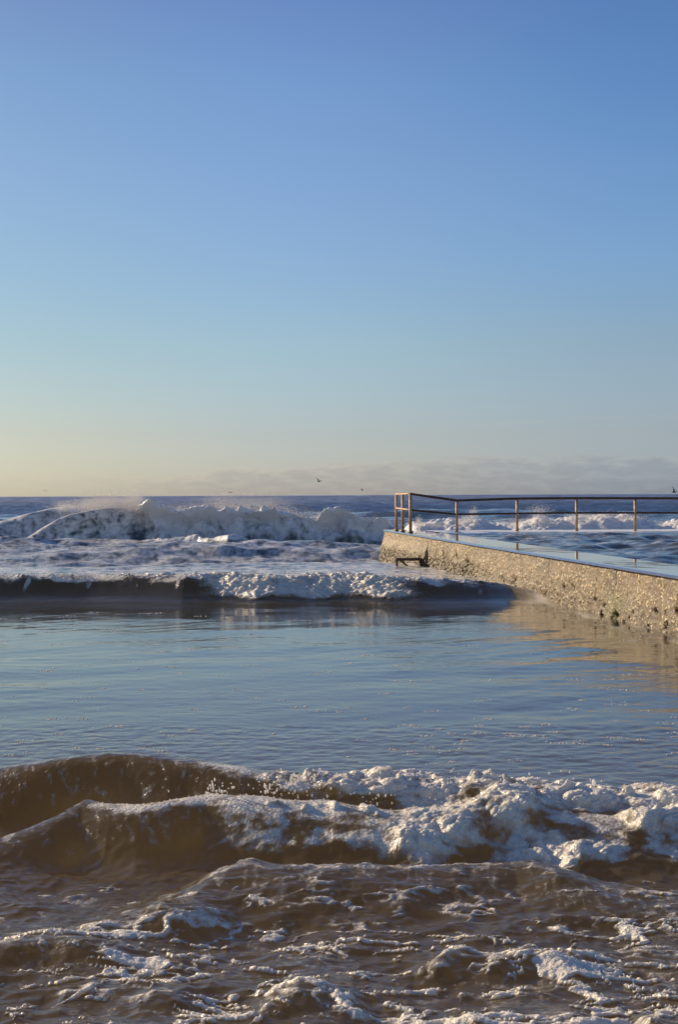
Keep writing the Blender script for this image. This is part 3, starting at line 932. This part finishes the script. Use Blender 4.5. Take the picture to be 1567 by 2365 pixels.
def pool():
    yy = np.concatenate([rows_between(9, 18, .12), persp_rows(18, 43.4, 6), rows_between(43.4, 46.2, .05)])
    uu = np.linspace(0, 1, 520)
    Yp = np.repeat(yy[:, None], len(uu), 1)
    Wd = np.minimum(Yp * .36, 30.0)
    xl = wall_x(Yp) + THICK - .03
    Xp = xl + uu[None, :] * (Wd - 0)
    z, dx, dy = bank(Xp, Yp, 20, .9, 3.2, -1.35, .6, .22, 301)
    z2, dx2, dy2 = bank(Xp, Yp, 18, .25, .9, -1.2, .8, .16, 302)
    calm = sst(Yp, 43.6, 42.0)
    edge = sst(Xp - xl, .0, .8)
    amp = calm * (.25 + .75 * edge)
    over = sst(Yp, 43.0, 44.0)
    Zp = .735 + (z + z2) * amp + over * (.085 + .012 * fbm(Xp * 2.5, Yp * 2.5, 3, 303))
    n1 = fbm(Xp * .7, Yp * 1.4, 4, 305)
    st = 1 - np.abs(fbm(Xp * .8 + n1, Yp * 1.2, 3, 307)) * 4
    fo = np.clip(.18 + .30 * n1 + .20 * np.clip(st, 0, 1), 0, .55) * sst(Yp, 20, 34)
    fo = np.maximum(fo, over * np.clip(.62 + .35 * n1, .3, .9))
    V = np.stack([Xp + dx * amp * edge, Yp + dy * amp, Zp], -1)
    nr, nc = Yp.shape
    i = (np.arange(nr - 1)[:, None] * nc + np.arange(nc - 1)[None, :]).ravel()
    Q = np.stack([i, i + 1, i + nc + 1, i + nc], 1)
    o = mesh_np('pool_water', V.reshape(-1, 3), Q, M_sea, attrs={'foam': fo.ravel(), 'silt': np.full(fo.size, .16), 'rip': np.full(fo.size, .6)})
    tag(o, kind='structure')


pool()


# ------------------------------------------------------------------ handrail
def metal_material(name, a, b_, rough=.55):
    m, n, b, out = new_mat(name)
    pos = n.new('ShaderNodeNewGeometry').outputs['Position']
    ns = n.noise(pos, 14, 5, 0.7)
    n.put(b.inputs['Base Color'], n.mix(n.sm(ns, .38, .62), a, b_))
    b.inputs['Roughness'].default_value = rough
    b.inputs['Metallic'].default_value = 0.15
    n.put(b.inputs['Normal'], n.bump(ns, .5, .006))
    return m


M_rust = metal_material('weathered_rail', (0.52, 0.37, 0.23), (0.30, 0.16, 0.085))
M_dark = metal_material('dark_rust_and_shade', (0.11, 0.065, 0.04), (0.045, 0.028, 0.02), .7)


def tube(bm, pts, r, seg=12, cap=True):
    pts = [Vector(p) for p in pts]
    rings = []
    for i, p in enumerate(pts):
        a = pts[max(i - 1, 0)]; b = pts[min(i + 1, len(pts) - 1)]
        t = (b - a).normalized()
        up = Vector((0, 0, 1)) if abs(t.z) < .9 else Vector((0, 1, 0))
        e1 = t.cross(up).normalized(); e2 = t.cross(e1)
        rings.append([bm.verts.new(p + (e1 * math.cos(2 * math.pi * k / seg) + e2 * math.sin(2 * math.pi * k / seg)) * r) for k in range(seg)])
    for A, B in zip(rings, rings[1:]):
        for k in range(seg):
            bm.faces.new((A[k], A[(k + 1) % seg], B[(k + 1) % seg], B[k]))
    if cap:
        bm.faces.new(rings[0]); bm.faces.new(list(reversed(rings[-1])))
    bmesh.ops.recalc_face_normals(bm, faces=bm.faces)


def handrail():
    root = bpy.data.objects.new('handrail', None)
    col.objects.link(root)
    base = at_d(949, 1230.5, 44.2)
    root.location = base
    tag(root, 'rusty tube handrail with two rails and a boxed corner on the pool wall', 'railing')
    off = Vector(base)
    corner = [(at_d(916.5, 1226, 46.8), 1141.2, 1173.6, .040), (at_d(931, 1228, 45.6), 1141.0, 1175.5, .042), (at_d(949, 1230.5, 44.2), 1140.6, 1177.6, .046)]
    line = [(1056, 1156, 1188), (1195.5, 1151.5, 1186), (1333, 1150.5, 1184.5), (1468.5, 1150.8, 1184.5), (1605, 1151, 1184.5), (1742, 1151, 1184.5), (1880, 1151, 1184.5)]
    tops, mids = [], []
    def post(foot, top, r):
        bm = bmesh.new()
        tube(bm, [foot - off, foot + (top - foot) * .5 - off, top - off], r)
        tube(bm, [foot - off + Vector((0, 0, .0)), foot - off + Vector((0, 0, .05))], r * 1.7)
        o = obj_bm('post', bm, M_rust, root)
        return o
    for f, ty, my, r in corner:
        f = Vector(f); f.z = WALL_TOP + .004
        px = 783.5 + f.x / f.y * F
        t = at_d(916, ty, f.y); tops.append(Vector((f.x, f.y, t.z)))
        m_ = at_d(916, my, f.y); mids.append(Vector((f.x, f.y, m_.z)))
        post(f, tops[-1], r)
    ltops, lmids = [tops[-1]], [mids[-1]]
    for px, ty, my in line:
        t = at_d(px, ty, 44.5); m_ = at_d(px, my, 44.5)
        f = Vector((t.x, 44.5, .78))
        ltops.append(t); lmids.append(m_)
        post(f, t - Vector((0, 0, .01)), .040)
    def rail(name, pts, r, m_=None):
        bm = bmesh.new()
        tube(bm, [p - off for p in pts], r)
        o = obj_bm(name, bm, m_ or M_rust, root)
    rail('top_rail', tops, .030); rail('mid_rail', mids, .027)
    rail('top_rail', ltops, .036, M_dark); rail('mid_rail', lmids, .030, M_dark)  # long rails: the shade on their near side is put into a darker colour


handrail()


def step():
    root = bpy.data.objects.new('ladder_step', None)
    col.objects.link(root)
    root.location = (1.86, 40.35, 0.0)
    tag(root, 'dark rusted metal step on legs at the foot of the wall', 'step')
    def boxes(name, lst):
        bm = bmesh.new()
        for (x0, x1, y0, y1, z0, z1, sh) in lst:
            r_ = bmesh.ops.create_cube(bm, size=1)
            for v in r_['verts']:
                hi = v.co.z > 0
                v.co = Vector((x0 + (v.co.x + .5) * (x1 - x0) + (0 if hi else sh), y0 + (v.co.y + .5) * (y1 - y0), z1 if hi else z0))
        bmesh.ops.bevel(bm, geom=list(bm.edges), offset=.006, segments=1, affect='EDGES')
        obj_bm(name, bm, M_dark, root, smooth=False)
    boxes('tread', [(-.36, .34, -.16, .18, .185, .225, 0), (-.362, .342, -.19, -.163, .16, .228, 0)])
    boxes('leg', [(-.355, -.305, -.16, -.11, -.4, .183, 0)])
    boxes('leg', [(-.355, -.305, .12, .17, -.4, .183, 0)])
    boxes('leg', [(.25, .32, -.16, -.11, -.4, .183, .16)])
    boxes('leg', [(.25, .32, .12, .17, -.4, .183, .16)])
    boxes('brace', [(-.30, -.22, -.10, -.06, .02, .183, .20)])


step()


# ------------------------------------------------------------------ birds
def bird_mesh(name, span, up_l, up_r, mat):
    """a gull in flight: spindle body, tail and two bent wings grown as one surface"""
    bm = bmesh.new()
    rings = []
    prof = [(-.30, .004, .030), (-.22, .012, .045), (-.12, .030, .034), (0, .048, .050), (.10, .046, .050), (.17, .030, .034), (.22, .030, .032), (.255, .018, .02), (.30, .004, .004)]
    for x, hz, wy in prof:
        rings.append([bm.verts.new((x, math.cos(a) * wy, math.sin(a) * hz + (.02 if x > .15 else 0))) for a in [k * math.pi / 4 for k in range(8)]])
    for A, B in zip(rings, rings[1:]):
        for k in range(8):
            bm.faces.new((A[k], A[(k + 1) % 8], B[(k + 1) % 8], B[k]))
    bm.faces.new(rings[0]); bm.faces.new(list(reversed(rings[-1])))
    for s, up in ((1, up_l), (-1, up_r)):
        prev = None
        for t, ch, sweep in ((0.06, .20, 0), (.25, .19, .05), (.5, .15, .07), (.75, .10, -.02), (1.0, .02, -.14)):
            y = s * span / 2 * t
            z = span / 2 * (up[0] * min(t, .5) + up[1] * max(t - .5, 0)) + .02
            c = sweep
            sec = [bm.verts.new((c + ch / 2 + .02, y, z)), bm.verts.new((c, y, z + .016 * (1.1 - t))), bm.verts.new((c - ch / 2, y, z)), bm.verts.new((c, y, z - .008))]
            if prev:
                for k in range(4):
                    bm.faces.new((prev[k], prev[(k + 1) % 4], sec[(k + 1) % 4], sec[k]))
            prev = sec
        bm.faces.new(prev)
    bmesh.ops.recalc_face_normals(bm, faces=bm.faces)
    return obj_bm(name, bm, mat)


M_bird, _n, _b, _o = new_mat('backlit_gull')
_c = _n.noise(_n.new('ShaderNodeTexCoord').outputs['Object'], 9, 3)
_n.put(_b.inputs['Base Color'], _n.mix(_c, (0.05, 0.045, 0.04), (0.12, 0.11, 0.10)))  # backlit look of the birds put into a dark base colour
_b.inputs['Roughness'].default_value = .7
for px, py, d, span, ul, ur, rot, lab in (
        (736.5, 1112, 165, 1.0, (.9, .5), (.5, .2), (.2, .15, .9), 'dark gull with raised wings, highest over the horizon'),
        (532, 1137.5, 230, 1.0, (.35, -.7), (.35, -.8), (.0, .1, 2.4), 'tiny gull skimming the horizon above the big breaker'),
        (836.5, 1132, 270, 1.0, (.3, .2), (.3, .1), (-.45, .0, -.3), 'faint tilted gull just left of the corner posts'),
        (1557, 1137, 150, .9, (1.1, .6), (1.0, .7), (.5, .2, .5), 'dark gull on the horizon over the right end of the handrail'),
        (104, 1134, 230, .9, (.3, -.4), (.3, -.4), (0, 0, 1.9), 'faintest distant gull over the sea at far left')):
    o = bird_mesh('gull', span, ul, ur, M_bird)
    o.location = at_d(px, py, d)
    o.rotation_euler = rot
    tag(o, lab, 'bird', 'gulls flying low over the sea')


# ------------------------------------------------------------------ spray and drops
OCT_V = np.array([[1, 0, 0], [-1, 0, 0], [0, 1, 0], [0, -1, 0], [0, 0, 1], [0, 0, -1]], float)
OCT_F = np.array([[0, 2, 4], [2, 1, 4], [1, 3, 4], [3, 0, 4], [2, 0, 5], [1, 2, 5], [3, 1, 5], [0, 3, 5]])
_bm = bmesh.new(); bmesh.ops.create_icosphere(_bm, subdivisions=2, radius=1)
_bm.verts.index_update()
ICO_V = np.array([v.co[:] for v in _bm.verts]); ICO_F = np.array([[v.index for v in f.verts] for f in _bm.faces]); _bm.free()


def drops(name, C, r, mat, parent, fine=False, squash=None):
    BV, BF = (ICO_V, ICO_F) if fine else (OCT_V, OCT_F)
    C = np.asarray(C); r = np.asarray(r)
    S = np.ones((len(C), 3)) if squash is None else squash
    V = (C[:, None, :] + BV[None] * (r[:, None] * S)[:, None, :]).reshape(-1, 3)
    Fc = (BF[None] + (np.arange(len(C)) * len(BV))[:, None, None]).reshape(-1, 3)
    return mesh_np(name, V, Fc, mat, parent)


def cloud_of(parts):
    """droplets scattered round pixel places: (px, py, spread_px_x, spread_px_y, distance, spread_d, number)"""
    out_ = []
    for px, py, sx, sy, d, sdv, nn in parts:
        for _ in range(nn * 7):
            dd = d + sdv * rng.normal()
            out_.append(at_d(px + sx * rng.normal(), py + sy * rng.normal(), dd)[:])
    return np.array(out_)


C = cloud_of([(205, 1166, 22, 9, 57.3, .5, 900), (255, 1160, 26, 10, 57.3, .5, 1500), (300, 1168, 10, 16, 57, .4, 1000), (318, 1165, 9, 18, 57, .4, 900), (325, 1190, 10, 14, 56.8, .3, 700),
              (150, 1170, 14, 7, 59.5, .4, 500), (420, 1180, 40, 9, 57.4, .6, 800), (520, 1165, 35, 13, 57.6, .8, 1100), (610, 1168, 38, 12, 57.6, .8, 1000), (660, 1190, 22, 8, 57.4, .5, 400),
              (765, 1200, 32, 10, 57, .5, 900), (850, 1208, 34, 6, 57, .5, 500), (560, 1190, 90, 6, 57.2, .4, 900), (250, 1172, 60, 5, 57.2, .3, 900), (100, 1215, 35, 20, 57.2, .2, 0)])
tag(drops('spray', C, rng.uniform(.0022, .0085, len(C)), M_spray, breaker), kind='stuff')
C = cloud_of([(1095, 1192, 6, 10, 49, .2, 160), (1080, 1200, 10, 6, 49, .2, 160), (1245, 1186, 14, 10, 49, .3, 260), (1010, 1212, 20, 5, 48.5, .3, 200), (1335, 1196, 14, 6, 49, .3, 260),
              (1390, 1193, 20, 5, 49, .3, 300), (1450, 1197, 20, 5, 49, .3, 300), (1240, 1205, 60, 5, 49, .3, 500), (1545, 1208, 25, 4, 49, .3, 160), (968, 1207, 4, 7, 48.5, .2, 120)])
tag(drops('spray', C, rng.uniform(.0022, .0085, len(C)), M_spray, surf), kind='stuff')
xs_ = rng.uniform(-30, 1120, 6500)
C = np.array([at_d(x, 1333 + 5 * rng.normal() - 3 * abs(rng.normal()) + max(0, x - 1000) * .07, 28.0 + .12 * rng.normal())[:] for x in xs_])
tag(drops('spray', C, rng.uniform(.0022, .0085, len(C)), M_spray, middle), kind='stuff')
# flung drops over the nearest wave
fl = []
for px, py, sx, sy, nn, r0, r1 in ((508, 1828, 16, 10, 40, .0015, .006), (490, 1816, 4, 7, 14, .002, .006), (612, 1822, 6, 6, 10, .002, .007), (635, 1828, 8, 4, 10, .002, .005), (683, 1795, 8, 6, 22, .002, .007),
                                    (720, 1792, 14, 6, 26, .002, .007), (1165, 1803, 3, 6, 10, .003, .007), (1228, 1815, 5, 6, 9, .002, .006), (1372, 1807, 1, 1, 1, .012, .013), (1376, 1832, 3, 4, 5, .004, .008),
                                    (1000, 1790, 150, 10, 40, .002, .005), (690, 1812, 60, 8, 40, .0015, .004), (1150, 1880, 240, 50, 160, .002, .004), (760, 1845, 150, 12, 90, .002, .005)):
    for _ in range(nn):
        v = at_d(px + sx * rng.normal(), py + sy * rng.normal(), 8.25 + .12 * rng.normal())
        fl.append((v[:], rng.uniform(r0, r1)))
gy, gx = np.nonzero((FOAM > .55) & (Y0 > 5.2) & (Y0 < 9.6) & (np.abs(X0) < 2.8))  # tiny pale beads added on the foam to stand in for sun glints
pick = rng.choice(len(gy), 2600, replace=False)
for a, b_ in zip(gy[pick], gx[pick]):
    fl.append((tuple(P[a, b_] + N[a, b_] * .002), rng.uniform(.001, .0028)))
sq = np.stack([rng.uniform(.7, 1.1, len(fl)), np.ones(len(fl)), rng.uniform(.9, 2.4, len(fl))], 1)
tag(drops('spray', [f_[0] for f_ in fl], [f_[1] for f_ in fl], M_spray, front, True, sq), kind='stuff')


# ------------------------------------------------------------------ foam flecks drifting on the calm water
def water_z(x, y):
    i = int(np.clip(np.searchsorted(ys, y), 1, len(ys) - 1))
    row = X0[i]
    j = int(np.clip(np.searchsorted(row, x), 1, NCC - 1))
    return Z[i, j]


C, rr, sq = [], [], []
spots = [(910, 1730), (950, 1735), (1000, 1725), (985, 1700), (1020, 1685), (940, 1675), (1010, 1765), (1050, 1760), (1290, 1715), (1280, 1692), (1345, 1718), (1480, 1708), (1560, 1658),
         (1500, 1640), (80, 1738), (135, 1695), (200, 1560), (25, 1608), (100, 1590), (240, 1590), (380, 1505), (395, 1540), (360, 1490), (600, 1562), (655, 1617), (700, 1632), (805, 1635),
         (845, 1660), (560, 1455), (580, 1465), (1090, 1490), (990, 1490), (1410, 1520), (1330, 1570), (1380, 1590), (1430, 1620), (1320, 1635), (1235, 1510), (1170, 1450)]
for _ in range(150):
    spots.append((rng.uniform(-100, 1667), 1400 + 360 * rng.random() ** 1.2))
for px, py in spots:
    p = at(px, py, 0)
    if wall_x(p.y) - p.x < .3:
        continue
    Lx = rng.uniform(.015, .07) * (p.y / 14) ** .5
    for _ in range(rng.integers(4, 16)):
        x = p.x + rng.normal() * Lx; y = p.y + rng.normal() * Lx * .6
        r = rng.uniform(.003, .008) * (p.y / 12) ** .5
        C.append((x, y, water_z(x, y) + .001)); rr.append(r); sq.append((1.2, 1.2, .7))
flecks = drops('foam_flecks', C, rr, M_spray, None, False, np.array(sq))
tag(flecks, 'small flecks of foam drifting on the calm water', 'foam', kind='stuff')
